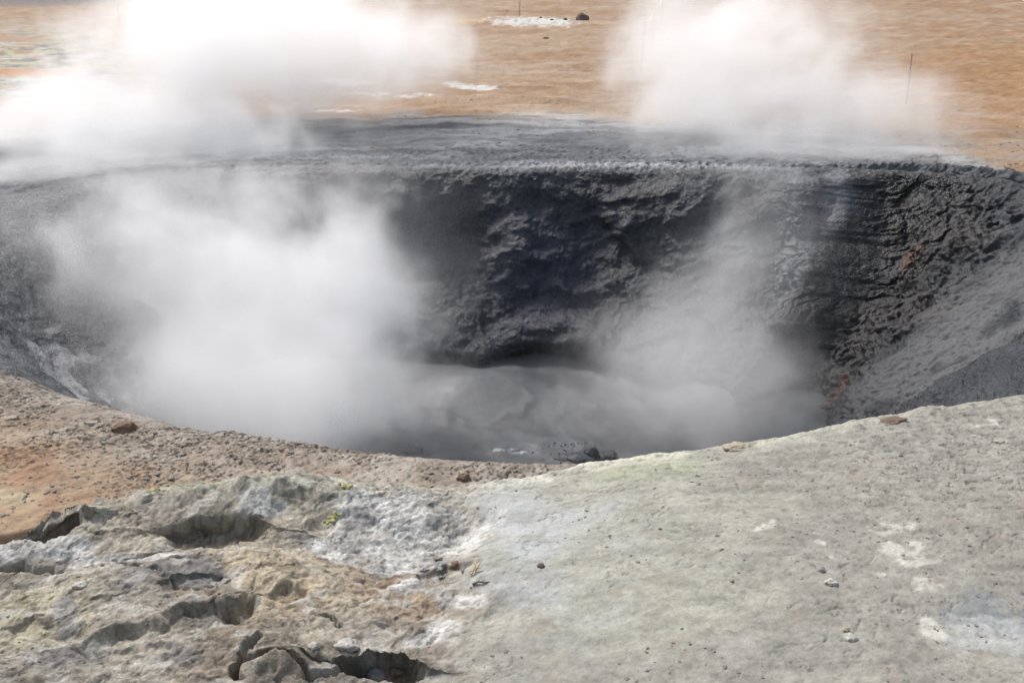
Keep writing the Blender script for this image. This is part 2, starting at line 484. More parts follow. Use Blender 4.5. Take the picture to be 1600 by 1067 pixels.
# small white sinter patches on the plain
for (bx, by, rx, ry) in ((830, 35, 75, 7), (742, 138, 34, 4.5), (552, 131, 40, 4.0), (650, 152, 60, 2.5), (575, 150, 45, 2.5), (500, 172, 60, 3)):
    C[:] = mix(C, white * .72, .8 * ss(.35, .9, blob(gx + 25 * nb, gy + 4 * nb, bx, by, rx, ry, .9) * (1 + .9 * nc_ + .8 * nf + .5 * nb)))
C[:] = mix(C, np.array([.5, .33, .13]), .7 * blob(gx, gy, 730, 34, 30, 4, .6))
# grey zone between plain and hole
sgn = np.broadcast_to(np.interp(DEG, [0, 15, 30, 45, 60, 80, 105, 130, 160, 190, 205, 215, 240, 262, 290, 330, 360], [1.2, .75, .6, 2.0, 3.4, 4.2, 4.6, 5.0, 4.6, 1.6, .22, .25, .33, .34, .5, 1.0, 1.2])[None], x.shape)
gz = ss(1.15, .72, EE / sgn + .28 * na + .12 * nb) * (EE >= 0)
band = mix(np.array([.24, .235, .23]), np.array([.125, .13, .14]), ss(1.0, .4, EE / sgn))
C[:] = mix(C, band, gz)
bandn = fbm2(EE * 2.6 + .5 * nb + .3 * na, deg_ * .035, 5, 180)
C[:] = mix(C, C * .55, gz * ss(.05, .45, bandn))
C[:] = mix(C, C * 1.45, gz * ss(.1, .5, -bandn))
C[:] = mix(C, np.array([.07, .074, .082]), gz * .65 * ss(0, .4, nc_ + .4 * nb) * ss(1.0, .2, EE / sgn))
C[:] = mix(C, np.array([.40, .39, .37]), gz * .7 * ss(.12, .4, fbm2(x * .6, y * 1.8, 5, 69)) * ss(.55, .9, EE / sgn))
# near left bank: brown-grey clods at the edge, then orange earth
nl = np.exp(-(angdiff(deg_, 243) / 40) ** 4) * (SW > -.25)
nearcol = mix(np.array([.285, .245, .205]), np.array([.31, .24, .175]), ss(.18, .62, EE + .16 * nb))
nearcol = mix(nearcol, np.array([.32, .235, .16]), ss(.5, .9, EE + .2 * na) * .8)
nearcol = mix(nearcol, np.array([.27, .15, .095]), .55 * ss(.18, .5, nb + .3 * nc_) * ss(.3, .7, EE))
nearcol = mix(nearcol, np.array([.42, .39, .35]), .6 * ss(-.1, .35, fbm2(x * 3, y * 3, 4, 72)) * ss(.75, .1, EE))
nearcol = nearcol * np.array([.84, .82, .80])
C[:] = mix(C, nearcol, nl * ss(3.2, 2.6, EE))
C[:] = mix(C, np.array([.36, .33, .22]), .5 * blob(gx, gy, 0, 800, 60, 14) * nl)
C[:] = mix(C, C * .45, np.clip(clodmap, 0, 1) * .8)
# the wall itself
mud = mix(np.array([.016, .0185, .024]), np.array([.032, .0355, .042]), ss(-.3, .4, nb[:] + .6 * fbm3(x * 2, y * 2, z * 2, 3, 77)))
mud = mix(mud, np.array([.027, .030, .046]), blob(deg_, SW * -100, 88, 52, 12, 22))
mud = mix(mud, np.array([.040, .035, .033]), blob(deg_, SW * -100, 24, 45, 12, 35) * ss(-.25, .3, nb) * .8)
mud = mix(mud, np.array([.092, .094, .097]), .85 * blob(deg_, SW * -100, 4, 35, 13, 45) * ss(-.35, .15, nb + .3))
mud = mix(mud, np.array([.052, .054, .058]), .8 * blob(deg_, SW * -100, 158, 20, 40, 60) * ss(-.4, .1, nb + .35))
mud = mix(mud, np.array([.24, .24, .25]), .75 * blob(deg_, SW * -100, 190, 70, 14, 24) * ss(.0, .3, fbm3(x * 3, y * 3, z * 9, 4, 78)))
mud = mix(mud, np.array([.022, .023, .027]), .95 * blob(deg_, SW * -100, 169, 60, 9, 13))
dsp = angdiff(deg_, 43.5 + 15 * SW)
mud = mix(mud, np.array([.019, .018, .018]), .8 * ss(.2, -1.2, dsp + 1.2 * nb) * ss(-19, -11, dsp + 3 * nb))  # recess beside the spur: near-black mud with its shade painted in
mud = mix(mud, np.array([.155, .158, .165]), .85 * ss(-.8, .4, angdiff(deg_, 43.5 + 15 * SW)) * ss(9, 4, angdiff(deg_, 43.5 + 15 * SW)) * ss(.75, .45, -SW) * ss(-.2, .25, nb + .15))  # sunlit left face of the spur, its brightness painted in as paler mud
inwall = ss(.02, -.06, SW + .14 * np.exp(-(angdiff(DEG, 246) / 30) ** 4)[None]) * np.ones((1, NT))
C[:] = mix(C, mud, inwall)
rust = np.array([.085, .038, .024])
for (d0, s0, rd, rs_) in ((29, 40, .9, 4), (19.5, 80, .7, 7), (17.5, 86, .5, 5)):
    C[:] = mix(C, rust, .85 * blob(deg_ + 1.2 * nc_, SW * -100 + 3 * nb, d0, s0, rd, rs_, .5))
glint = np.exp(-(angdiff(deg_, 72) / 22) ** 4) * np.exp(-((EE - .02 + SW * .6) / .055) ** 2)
C[:] = mix(C, np.array([.40, .41, .42]), .7 * glint * ss(-.35, .25, .5 * nc_ + fbm2(x * 22, y * 22, 4, 79)))  # wet glint along the far rim, painted in as light grey
wet = np.clip(inwall * .75 + .35 * gz * ss(.7, .0, EE / sgn) - nl * .4 + glint * .6, 0, 1)
wet = wet * (1 - .6 * blob(deg_, SW * -100, 8, 30, 16, 50))

Q = grid_faces(NR, NT, True)[..., ::-1]
V = P.reshape(-1, 3); Nn = nrm.reshape(-1, 3)
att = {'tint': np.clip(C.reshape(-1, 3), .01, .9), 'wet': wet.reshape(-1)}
cut = NW + 4
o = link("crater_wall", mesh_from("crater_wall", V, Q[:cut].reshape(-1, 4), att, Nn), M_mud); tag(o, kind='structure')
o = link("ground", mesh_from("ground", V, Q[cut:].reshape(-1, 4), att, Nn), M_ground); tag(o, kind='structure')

# ------------------------------------------------------------------ boiling mud pool
pn = 420
gx1 = np.linspace(-4.3, 4.3, pn); gy1 = np.linspace(-3.0, 3.3, int(pn * .75))
PX, PY = np.meshgrid(gx1 + CX, gy1 + CY)
PZ = ZP + 0.012 * fbm2(PX * 2, PY * 2, 4, 80)
def ringw(cx, cy, r, wdt, h): 
    d = np.hypot(PX - cx, (PY - cy)) * (1 + .35 * fbm2(PX * 1.6 + r, PY * 1.6, 3, 85))
    return h * np.exp(-((d - r) / wdt) ** 2)
for (cx, cy, r, h) in ((-.3, 9.2, .40, .05), (-.2, 9.3, .72, .02), (.1, 8.25, .18, .05), (.45, 8.35, .2, .06), (-.9, 8.8, .25, .04), (1.6, 8.9, .3, .04), (1.1, 9.3, .25, .03)):
    PZ += ringw(cx, cy, r, .07, h * .45) * (.6 + .5 * fbm2(PX * 3, PY * 3, 3, 81))
boil = blob(PX, PY, .0, 8.25, .16, .07, .8)
PZ += .20 * np.exp(-((PX + .35) / .75) ** 2 - ((PY - 9.6) / .5) ** 2) + .20 * ss(.72, 1.05, np.hypot((PX + .2) / 3.1, (PY - 8.1) / 2.5))
PZ += boil * .07 * np.abs(fbm2(PX * 7, PY * 7, 4, 82))
PC = np.empty(PX.shape + (3,), f32)
PC[:] = mix(np.array([.034, .037, .042]), np.array([.058, .062, .068]), ss(-.2, .3, fbm2(PX * 1.5, PY * 1.5, 3, 83)))
PC[:] = mix(PC, np.array([.085, .09, .095]), blob(PX, PY, -.25, 9.3, .65, .5, .4) * .6)
PC[:] = mix(PC, np.array([.30, .31, .32]), ss(.36, .7, boil * np.abs(fbm2(PX * 6, PY * 9, 3, 84)) * 2))  # pale foam flecks on the boil, with small glints painted in
pv = np.stack([PX, PY, PZ], -1)
o = link("mud_pool", mesh_from("mud_pool", pv.reshape(-1, 3), grid_faces(*PX.shape).reshape(-1, 4), {'tint': PC.reshape(-1, 3), 'wet': np.full(PX.size, .45)}), M_pool)
tag(o, kind='structure')

# ------------------------------------------------------------------ foreground: mineral crust on the left, grey bank on the right
def fore():
    ny = 560
    xs = np.concatenate([np.linspace(-5.5, -2.75, 130), np.linspace(-2.74, 2.9, 950), np.linspace(2.91, 7.0, 190)])
    crest = smooth_interp(xs, CREST); cz = smooth_interp(xs, CRESTZ)
    t = np.linspace(0, 1, ny)[:, None]
    y0 = 1.15
    Yf = y0 + t * (crest + .40 - y0)[None]
    Xf = np.broadcast_to(xs[None], Yf.shape).copy()
    sdist = crest[None] - Yf                        # >0 in front of the crest
    mott = fbm2(Xf * 1.5, Yf * 1.5, 4, 100)
    PXf, PYf = proj(Xf, Yf, 0.2)
    PXw = PXf + 30 * fbm2(Xf * 2.6, Yf * 2.6, 4, 101) + 55 * fbm2(Xf * 1.3, Yf * 2.0, 3, 109); PYw = PYf + 13 * fbm2(Xf * 2.6, Yf * 2.6, 4, 102)
    left = ss(840, 620, PXw + .25 * (PYf - 900))     # 1 on the crust
    left = np.maximum(left, ss(700, 560, PXw))
    ragged = .018 * fbm2(Xf * 5, Yf * 5, 5, 190) + .008 * np.round(2.2 * fbm2(Xf * 12, Yf * 9, 3, 191)) / 2
    front = np.maximum(sdist, 0); back = np.maximum(-sdist, 0)
    zf = cz[None] + ragged * np.exp(-(sdist / .10) ** 2) - 1.15 * back ** 1.5 * 1.4 - .02 * np.exp(-front / .06)
    # grey bank: a broad, gently rolling face
    zf = zf + (1 - left) * (.04 * ss(0, 1.0, front) + .02 * mott)
    # crust: hollows behind a low ledge
    zl = .05 * mott
    zl = .6 * zl - .10 * ss(.05, .40, front) + .07 * ss(.36, .62, front) + .02 * ss(.7, 1.1, front)
    zf = zf + left * zl
    rg = ridge2(Xf * 2.1, Yf * 2.6, 4, 103)
    zf = zf + left * (.012 * rg + .010 * fbm2(Xf * 6, Yf * 6, 4, 104))
    # crust flakes: terraces
    tv = fbm2(Xf * 1.9 + .3 * mott, Yf * 3.3, 5, 105) * 3.2
    fr = tv - np.floor(tv)
    ter = (np.floor(tv) + ss(.80, 1.0, fr)) / 3.2
    zf = zf + left * .014 * ter
    def hollow(px, py, rx, ry, depth, tilt=0.0, far=.5, near=.0):
        cx, cy = at(px, py, .2); u = (Xf - cx); v = (Yf - cy)
        if tilt:
            ca, sa = math.cos(R(tilt)), math.sin(R(tilt)); u, v = u * ca + v * sa, -u * sa + v * ca
        k = .42 * fbm2(Xf * 5, Yf * 6, 5, 106)
        d = np.hypot(u / rx, v / ry) + k * .8
        e0 = np.where(v > 0, far, near)
        e0 = near + (far - near) * ss(-.35, .55, v / ry)
        return -depth * .48 * (1 - ss(e0, 1.0, np.minimum(d, 1.2)))
    hol = np.zeros_like(zf); over = np.zeros_like(zf)
    for (px, py, rx, ry, amt, tilt) in ((85, 812, .15, .11, .055, 6), (600, 1046, .15, .08, .045, -6), (335, 828, .24, .12, .03, 0), (372, 965, .10, .10, .018, 0), (300, 925, .16, .06, .014, 15)):
        cx, cy = at(px, py, .2); u = (Xf - cx); v = (Yf - cy)
        ca, sa = math.cos(R(tilt)), math.sin(R(tilt)); u, v = u * ca + v * sa, -u * sa + v * ca
        d = np.hypot(u / rx, v / ry) + .42 * .8 * fbm2(Xf * 5, Yf * 6, 5, 106)
        over += amt * ss(.80, 1.0, d) * ss(2.3, 1.05, d) * ss(-.15, .5, v / ry)
    for h in ((85, 816, .13, .10, .38, 6, .9, .55), (330, 828, .24, .14, .17, 0, .66, .1), (370, 968, .085, .09, .15, 0, .66, .3), (270, 1000, .28, .12, .10, 25, .66, .1),
              (310, 925, .17, .07, .035, 20, .6, .1), (600, 1042, .14, .065, .20, -4, .72, .45), (640, 1056, .06, .05, .08, 0, .66, .4), (455, 945, .07, .06, .06, 0, .6, .1), (540, 812, .16, .09, .05, 0, .6, .2),
              (700, 890, .13, .08, .05, 10, .8, .2), (470, 800, .2, .1, .05, 0, .6, .1), (60, 1010, .2, .15, .06, 0, .7, .2), (200, 1050, .2, .1, .05, 0, .7, .2)):
        hol = hol + hollow(*h)
    # narrow cracks
    def crack(pts, wdt, depth):
        d = np.full(Xf.shape, 9.0)
        wp = [at(px, py, .2) for px, py in pts]
        jx = .02 * fbm2(Xf * 9, Yf * 9, 3, 107); jy = .02 * fbm2(Xf * 9, Yf * 9, 3, 108)
        for (ax, ay), (bx, by) in zip(wp[:-1], wp[1:]):
            ux, uy = bx - ax, by - ay; L2 = ux * ux + uy * uy
            tt = np.clip(((Xf - ax) * ux + (Yf - ay) * uy) / L2, 0, 1)
            d = np.minimum(d, np.hypot(Xf + jx - ax - tt * ux, Yf + jy - ay - tt * uy))
        return -depth * (1 - ss(wdt * .35, wdt, d))
    for pts, wd, dp in (([(372, 1075), (382, 1045), (400, 1025)], .017, .07), ([(385, 1050), (440, 1052), (490, 1062), (545, 1040), (575, 1030)], .016, .06),
                        ([(480, 1067), (520, 1052)], .02, .06), ([(505, 968), (530, 985)], .013, .04), ([(0, 862), (120, 868), (260, 850), (330, 838)], .016, .035),
                        ([(120, 868), (200, 885), (300, 880)], .012, .025), ([(240, 905), (310, 935), (360, 918), (385, 900)], .010, .018), ([(640, 940), (700, 985), (660, 1010)], .008, .012)):
        hol = hol + crack(pts, wd, dp)
    zf = zf + hol
    # rims of crust standing up beside the holes
    for (px, py, rx, ry, h) in ((95, 795, .22, .05, .05), (560, 1010, .17, .045, .07), (655, 1035, .06, .07, .06), (430, 1030, .13, .05, .05), (430, 900, .10, .12, .07), (370, 775, .3, .06, .05), (160, 775, .15, .06, .05), (450, 1050, .1, .04, .05)):
        cx, cy = at(px, py, .22)
        zf = zf + h * np.exp(-((Xf - cx) / rx) ** 2 - ((Yf - cy) / ry) ** 2) * (.6 + .5 * fbm2(Xf * 8, Yf * 8, 3, 109))
    # grain
    micro = fbm2(Xf * 22, Yf * 22, 4, 110)
    pit = ss(.34, .62, fbm2(Xf * 34, Yf * 40, 4, 111)) * ss(-.35, .35, fbm2(Xf * 3, Yf * 3, 3, 112) + .35 * ss(1150, 1450, PXf) - .15 * ss(800, 950, PYf))
    flake = ss(.26, .5, fbm2(Xf * 20, Yf * 26, 5, 113)) * ss(1100, 1450, PXf + 200 * mott) * ss(960, 780, PYf)
    lam = ridge2(Xf * 7 + .5 * mott, Yf * 15, 4, 140)
    lam2 = np.abs(fbm2(Xf * 9, Yf * 12, 4, 141))
    zf = zf + left * (.0045 * lam - .005 * (1 - ss(0, .09, lam2)) + .005 * fbm2(Xf * 40, Yf * 45, 3, 142))
    zf = zf + (1 - left) * (.0022 * micro - .003 * pit - .005 * flake - .006 * (1 - ss(0, .028, np.abs(fbm2(Xf * 2.4, Yf * 3.6, 5, 180)))) * ss(0, .3, fbm2(Xf * 1.3, Yf * 1.3, 3, 181))) + left * (.003 * micro + .006 * fbm2(Xf * 11, Yf * 13, 3, 114))
    edge = ss(2.0, .0, Xf + 5.5) + ss(2.6, .0, 7.0 - Xf) + ss(.3, 0, Yf - y0)
    zf = zf - .5 * np.clip(edge, 0, 1)
    # ------- colours
    Cc = np.empty(Xf.shape + (3,), f32)
    n1 = fbm2(Xf * 1.2, Yf * 1.2, 5, 120); n2_ = fbm2(Xf * 3.5, Yf * 3.5, 5, 121); n3_ = fbm2(Xf * 11, Yf * 11, 4, 122)
    grey = mix(np.array([.265, .262, .238]), np.array([.225, .222, .204]), ss(-.3, .4, n2_ + .4 * n3_))
    grey = mix(grey, np.array([.27, .276, .245]), .5 * blob(PXw, PYw, 1010, 900, 220, 120, .7))
    grey = mix(grey, np.array([.28, .305, .225]), .65 * blob(PXw, PYw, 1000, 745, 90, 26, .7))
    grey = mix(grey, np.array([.29, .295, .24]), .3 * blob(PXw, PYw, 1090, 985, 130, 50, .7))
    grey = mix(grey, np.array([.215, .212, .196]), .5 * ss(1080, 1350, PXw) )
    grey = mix(grey, np.array([.235, .215, .198]), .35 * ss(.1, .5, n1 + .2) * ss(1000, 1200, PXw))
    grey = mix(grey, np.array([.13, .125, .115]), .5 * np.clip(pit + flake, 0, 1))
    grey = mix(grey, np.array([.44, .44, .38]), .8 * ss(.16, .02, np.abs(sdist)) * ss(-.2, .3, n2_ + .1) * ss(1700, 900, PXf))
    for (px, py, rx, ry) in ((1390, 872, 30, 9), (1405, 905, 38, 14), (1420, 925, 36, 10), (1430, 962, 40, 14), (1352, 948, 14, 6), (1186, 862, 22, 7), (1455, 1030, 26, 20), (1298, 912, 9, 6), (1285, 893, 7, 4), (1540, 686, 32, 4)):
        grey = mix(grey, np.array([.45, .445, .415]), .7 * ss(.3, .9, blob(PXf + 16 * n2_, PYf + 12 * n3_, px, py, rx, ry, .9) * (1 + .9 * n3_ + .4 * n2_)))
    grey = mix(grey, np.array([.17, .185, .20]), .75 * ss(.25, .9, blob(PXf + 50 * n2_, PYf + 30 * n2_ + 12 * n3_, 1550, 1012, 70, 26, 1.) * (1 + n3_ + .8 * n2_)))
    grey = mix(grey, np.array([.36, .375, .385]), .6 * ss(.25, .9, blob(PXf + 50 * n2_, PYf + 30 * n2_ + 12 * n3_, 1565, 1048, 90, 26, 1.) * (1 + n3_ + .8 * n2_)))
    crust = mix(np.array([.29, .27, .235]), np.array([.21, .20, .185]), ss(-.3, .4, n2_ + .3 * n3_))
    crust = mix(crust, np.array([.30, .225, .155]), .7 * ss(-.05, .35, n1 + .45 * n2_) * ss(780, 870, PYw))
    crust = mix(crust, np.array([.43, .40, .30]), .55 * ss(.1, .5, fbm2(Xf * 2.2, Yf * 2.2, 5, 123)))
    crust = mix(crust, np.array([.185, .155, .125]), .7 * ss(.15, .5, fbm2(Xf * 2.8, Yf * 2.8, 5, 124)) * ss(830, 900, PYw))
    crust = mix(crust, np.array([.36, .335, .22]), .55 * blob(PXw, PYw, 40, 960, 110, 70, .6))
    crust = mix(crust, np.array([.30, .20, .13]), .55 * blob(PXw, PYw, 610, 920, 80, 50, .6))
    crust = mix(crust, np.array([.43, .34, .21]), .6 * blob(PXw, PYw, 430, 910, 70, 60, .6))
    # upper crest: grey-green and pale
    crust = mix(crust, np.array([.33, .33, .29]), .8 * ss(800, 760, PYw))
    crust = mix(crust, np.array([.29, .335, .255]), .7 * blob(PXw, PYw, 390, 762, 90, 18, .6))
    crust = mix(crust, np.array([.43, .44, .28]), .6 * blob(PXw, PYw, 190, 765, 110, 12, .6))
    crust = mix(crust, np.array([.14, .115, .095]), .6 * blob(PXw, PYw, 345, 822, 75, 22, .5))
    # bluish white salt
    salt = np.zeros(Xf.shape)
    for (px, py, rx, ry) in ((640, 800, 120, 36), (610, 850, 110, 40), (700, 840, 70, 50), (60, 840, 90, 16), (200, 862, 130, 14), (680, 900, 60, 45), (660, 980, 40, 22), (420, 800, 60, 12), (800, 800, 90, 22)):
        salt = np.maximum(salt, blob(PXw, PYw, px, py, rx, ry, .6))
    saltm = ss(.4, .95, salt + .45 * n2_ + .4 * n3_)
    saltc = mix(np.array([.47, .50, .535]), np.array([.29, .305, .33]), ss(-.2, .4, fbm2(Xf * 5, Yf * 5, 4, 125)))
    slate = ss(.35, .8, np.maximum.reduce([blob(PXw, PYw, 310, 905, 60, 28, .6), blob(PXw, PYw, 115, 960, 30, 30, .6), blob(PXw, PYw, 225, 915, 30, 22, .6), blob(PXw, PYw, 90, 1040, 80, 18, .6), blob(PXw, PYw, 270, 1050, 40, 15, .6), blob(PXw, PYw, 560, 835, 60, 14, .6)]) + .35 * n2_)
    crust = mix(crust, np.array([.155, .16, .175]), .85 * slate)
    crust = mix(crust, saltc, .9 * saltm)
    crust = mix(crust, np.array([.21, .165, .12]), .85 * ss(.4, .8, blob(PXw, PYw, 720, 885, 60, 40, .6) + .4 * n3_))
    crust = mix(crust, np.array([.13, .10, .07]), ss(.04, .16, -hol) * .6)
    n4_ = fbm2(Xf * 27, Yf * 34, 4, 143); n5_ = fbm2(Xf * 6, Yf * 14, 5, 144)
    crust = crust * (1 + .32 * np.clip(n5_, -.6, .6) + .40 * np.clip(n4_, -.6, .6) + .28 * np.clip(fbm2(Xf * 75, Yf * 90, 3, 192), -.6, .6))[..., None]
    crust = mix(crust, crust.mean(-1, keepdims=True) * np.array([1.04, 1.0, .92]), .38) * np.array([.90, .87, .82])
    crust = mix(crust, np.array([.10, .085, .07]), .75 * (1 - ss(0, .06, lam2)) * ss(-.1, .3, n2_ + .1))
    crust = mix(crust, np.array([.43, .42, .38]), .5 * ss(.15, .5, fbm2(Xf * 8, Yf * 12, 5, 145)))
    n6_ = fbm2(Xf * 75, Yf * 90, 3, 192)
    grey = grey * np.array([.97, .96, .915]) * (1 + .24 * np.clip(n5_, -.6, .6) + .18 * np.clip(n4_, -.6, .6) + .18 * np.clip(n6_, -.6, .6))[..., None]
    grey = mix(grey, np.array([.125, .12, .11]), .55 * ss(.40, .66, fbm2(Xf * 19, Yf * 27, 5, 146)) * ss(-.3, .3, fbm2(Xf * 2.4, Yf * 2.4, 3, 147) + .2))
    grey = mix(grey, np.array([.23, .19, .155]), .35 * ss(.4, .65, fbm2(Xf * 7, Yf * 9, 4, 148)))
    lm = ss(.25, .75, left + .40 * n2_ + .25 * n3_)
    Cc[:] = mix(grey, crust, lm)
    Cc[:] = mix(Cc, saltc, .38 * ss(.2, 1.1, blob(PXw + 60 * n1, PYw + 40 * n1, 810, 850, 150, 110, 1.0) + .5 * n2_ + .2 * n3_) * (1 - lm))
    V = np.stack([Xf + .010 * left * fbm2(Xf * 14, Yf * 14, 3, 149), Yf - over + .010 * left * fbm2(Xf * 14, Yf * 14, 3, 150), zf], -1)
    nrm = grid_normals(V, False)
    if nrm[5, 5, 2] < 0: nrm = -nrm
    return V, nrm, Cc, lm, (xs, crest)
FV, FN, FC, FL, _ = fore()
FQ = grid_faces(*FV.shape[:2])
msk = (FL[:-1, :-1] > .5)
import itertools
# the cut follows the broad edge of the crust, not each speck
cutline = 700 - .25 * (proj(FV[..., 0], FV[..., 1], .2)[1] - 900) + 18 * fbm2(FV[..., 0] * 3, FV[..., 1] * 3, 3, 130)
msk = (proj(FV[..., 0], FV[..., 1], .2)[0] < cutline)[:-1, :-1]
fatt = {'tint': np.clip(FC.reshape(-1, 3), .01, .9), 'wet': np.zeros(FC.shape[0] * FC.shape[1])}
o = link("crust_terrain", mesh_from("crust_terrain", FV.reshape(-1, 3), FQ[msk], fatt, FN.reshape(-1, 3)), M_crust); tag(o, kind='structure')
o = link("grey_terrain", mesh_from("grey_terrain", FV.reshape(-1, 3), FQ[~msk], fatt, FN.reshape(-1, 3)), M_slab); tag(o, kind='structure')

# ---- height look-ups for the small things
def fore_z(x, y):
    i = np.argmin(np.abs(FV[0, :, 0] - x)); j = np.argmin(np.abs(FV[:, i, 1] - y))
    return float(FV[j, i, 2])
def ground_z(x, y):
    k = np.unravel_index(np.argmin((P[NW:, :, 0] - x) ** 2 + (P[NW:, :, 1] - y) ** 2), P[NW:, :, 0].shape)
    return float(P[NW + k[0], k[1], 2])
def on_fore(px, py):
    z_ = .2
    for _ in range(6):
        x_, y_ = at(px, py, z_); z_ = .5 * z_ + .5 * fore_z(x_, y_)
    return x_, y_, fore_z(x_, y_)
def on_ground(px, py):
    z_ = 0.0
    for _ in range(3):
        x_, y_ = at(px, py, z_); z_ = ground_z(x_, y_)
    return x_, y_, z_

# ------------------------------------------------------------------ loose stones, stakes, splashes
def plain(name, base, rough=.9, var=.3, scale=30, bump=.01):
    return soil(name, (scale, scale * 3, scale * 9), bump, var, rough, .2, attr=False, base=base)
M_dark = plain("dark_stone", (.13, .10, .085)); M_pale = plain("pale_stone", (.38, .365, .33)); M_red = plain("red_clod", (.19, .13, .095))
M_brown = plain("brown_clod", (.15, .11, .085)); M_tan = plain("tan_flake", (.30, .26, .20)); M_sul = plain("sulphur", (.36, .35, .17))
M_straw = plain("straw", (.55, .40, .14)); M_iron = plain("rusty_iron", (.16, .12, .10)); M_rope = plain("pale_rope", (.62, .58, .52))
M_mudl = plain("mud_lump", (.045, .048, .054), .5, bump=.003); M_grain = plain("grit", (.17, .16, .145)); M_grey = plain("grey_stone", (.24, .235, .225))

def rock_mesh(name, sx, sy, sz, seed, rough=.35, sub=4, flat=0.0):
    bm = bmesh.new()
    bmesh.ops.create_icosphere(bm, subdivisions=sub, radius=1.0)
    c = np.array([v.co for v in bm.verts])
    n = fbm3(c[:, 0] * 1.1, c[:, 1] * 1.1, c[:, 2] * 1.1, 4, seed) + .5 * np.round(2 * fbm3(c[:, 0] * .9, c[:, 1] * .9, c[:, 2] * .9, 2, seed + 9)) / 2
    for v, k in zip(bm.verts, n):
        v.co *= 1 + rough * float(k)
        if v.co.z < -.35: v.co.z = -.35 + (v.co.z + .35) * .3
        v.co = Vector((v.co.x * sx, v.co.y * sy, v.co.z * sz))
    for f in bm.faces: f.smooth = True
    me = bpy.data.meshes.new(name); bm.to_mesh(me); bm.free()
    return me

def stone(name, place, m, size, label, cat, seed, rough=.35, group=None, rz=0.0, lift=.12, sub=4):
    x_, y_, z_ = place
    o = link(name, rock_mesh(name, *size, seed, rough, sub), m)
    o.location = (x_, y_, z_ + lift * size[2]); o.rotation_euler = (0, 0, rz)
    return tag(o, label, cat, group)

stone("boulder", on_ground(910, 32), M_dark, (.25, .22, .26), "dark lone boulder at the end of the white mineral patch on the plain", "boulder", 3, .3)
for px, py, r_, lab in ((845, 28, .05, "small dark rock at the back edge of the white mineral patch"), (862, 33, .05, "tiny dark rock lying in the middle of the white mineral patch"), (883, 31, .07, "low dark rock beside the lone boulder on the white patch")):
    stone("rock", on_ground(px, py), M_dark, (r_ * 1.3, r_, r_ * .8), lab, "rock", px, .35, "dark rocks round the white mineral patch", sub=3)
for px, py, r_, lab in ((853, 60, .06, "small brown rock alone on the tan plain below the white patch"), (1262, 42, .09, "brown rock half buried in the tan plain at upper right"), (1328, 154, .05, "small brown rock on the orange ground near the single stake")):
    stone("rock", on_ground(px, py), M_brown, (r_ * 1.3, r_, r_ * .8), lab, "rock", px, .35, "brown rocks on the plain", sub=3)
stone("clod", on_ground(196, 672), M_red, (.062, .04, .034), "reddish brown clod on the cracked left bank of the crater", "clod", 5, .45)
stone("clod", on_ground(18, 655), M_tan, (.045, .03, .016), "flat tan clod at the far left of the cracked bank", "clod", 8, .45)
stone("clod", on_ground(725, 746), M_brown, (.03, .024, .02), "small dark brown clod on the orange earth behind the crust", "clod", 6, .4)
stone("pebble", on_fore(845, 885), M_dark, (.013, .012, .010), "round dark pebble on the pale edge of the grey slope", "pebble", 7, .2)
stone("stone", on_fore(125, 913), M_pale, (.024, .018, .013), "whitish stone alone on the brown crust at the left", "stone", 11)
stone("stone", on_fore(1329, 998), M_pale, (.019, .017, .014), "rounded beige stone on the grey slope below the white patches", "stone", 12)
stone("stone", on_fore(1298, 913), M_pale, (.022, .017, .012), "whitish stone left of the biggest white patch on the grey slope", "stone", 13)
stone("stone", on_fore(1284, 892), M_grey, (.014, .012, .010), "small grey stone just above the whitish stone on the slope", "stone", 14)
stone("stone", on_fore(1322, 985), M_tan, (.010, .009, .008), "tiny tan stone touching the rounded beige stone", "stone", 15)
stone("stone", on_fore(490, 1012), M_pale, (.016, .014, .012), "pale pebble among the crumbs above the front crack", "stone", 16)
stone("stone", on_fore(545, 1046), M_pale, (.035, .026, .022), "pale stone lying in the open front cavity of the crust", "stone", 17)
stone("stone", on_fore(590, 1056), M_grey, (.03, .025, .02), "grey stone at the mouth of the open front cavity", "stone", 18)
stone("stone", on_fore(620, 1050), M_brown, (.025, .02, .016), "brown stone deep in the right end of the front cavity", "stone", 19)
for k, (px, py, w_, lab) in enumerate(((1525, 684, .034, "larger cream flake of crust on the upper right slope"), (1562, 690, .022, "smaller cream flake beside the larger one on the upper right slope"))):
    stone("flake", on_fore(px, py), M_pale, (w_, w_ * .35, .007), lab, "flake", 31 + k, .5, rz=-.35)
stone("flake", on_fore(1150, 702), M_tan, (.055, .035, .012), "tan slab of crust breaking off the crest of the grey slope", "flake", 35, .5, rz=.2)
stone("flake", on_fore(1395, 660), M_brown, (.07, .03, .012), "dark flake of crust lifting at the crest near the rusty wall", "flake", 36, .5, rz=.3)
rr = random.Random(4)
spots_ = ["leftmost crumbly clod of the brown pile beside the white salt", "crumbly clod at the top of the brown pile beside the white salt", "biggest crumbly clod in the middle of the brown pile", "crumbly clod on the right flank of the brown pile", "low crumbly clod at the foot of the brown pile", "small crumbly clod next to the dry straw"]
for k, (dx, dy, r_) in enumerate(((-26, 4, .013), (-4, -14, .012), (-3, 0, .018), (20, -3, .013), (2, 14, .010), (34, 6, .007))):
    stone("clod", on_fore(690 + dx, 886 + dy), M_brown if k % 2 else M_grey, (r_ * 1.3, r_, r_ * .6), spots_[k], "clod", 50 + k, .7, "clods of the brown pile", rr.random() * 3)
lab_s = ["cluster of yellow sulphur crystals on the crest behind the crust", "yellow sulphur crystals beside the white salt in the hollow's edge", "small yellow sulphur cluster on the left crest above the dark hole"]
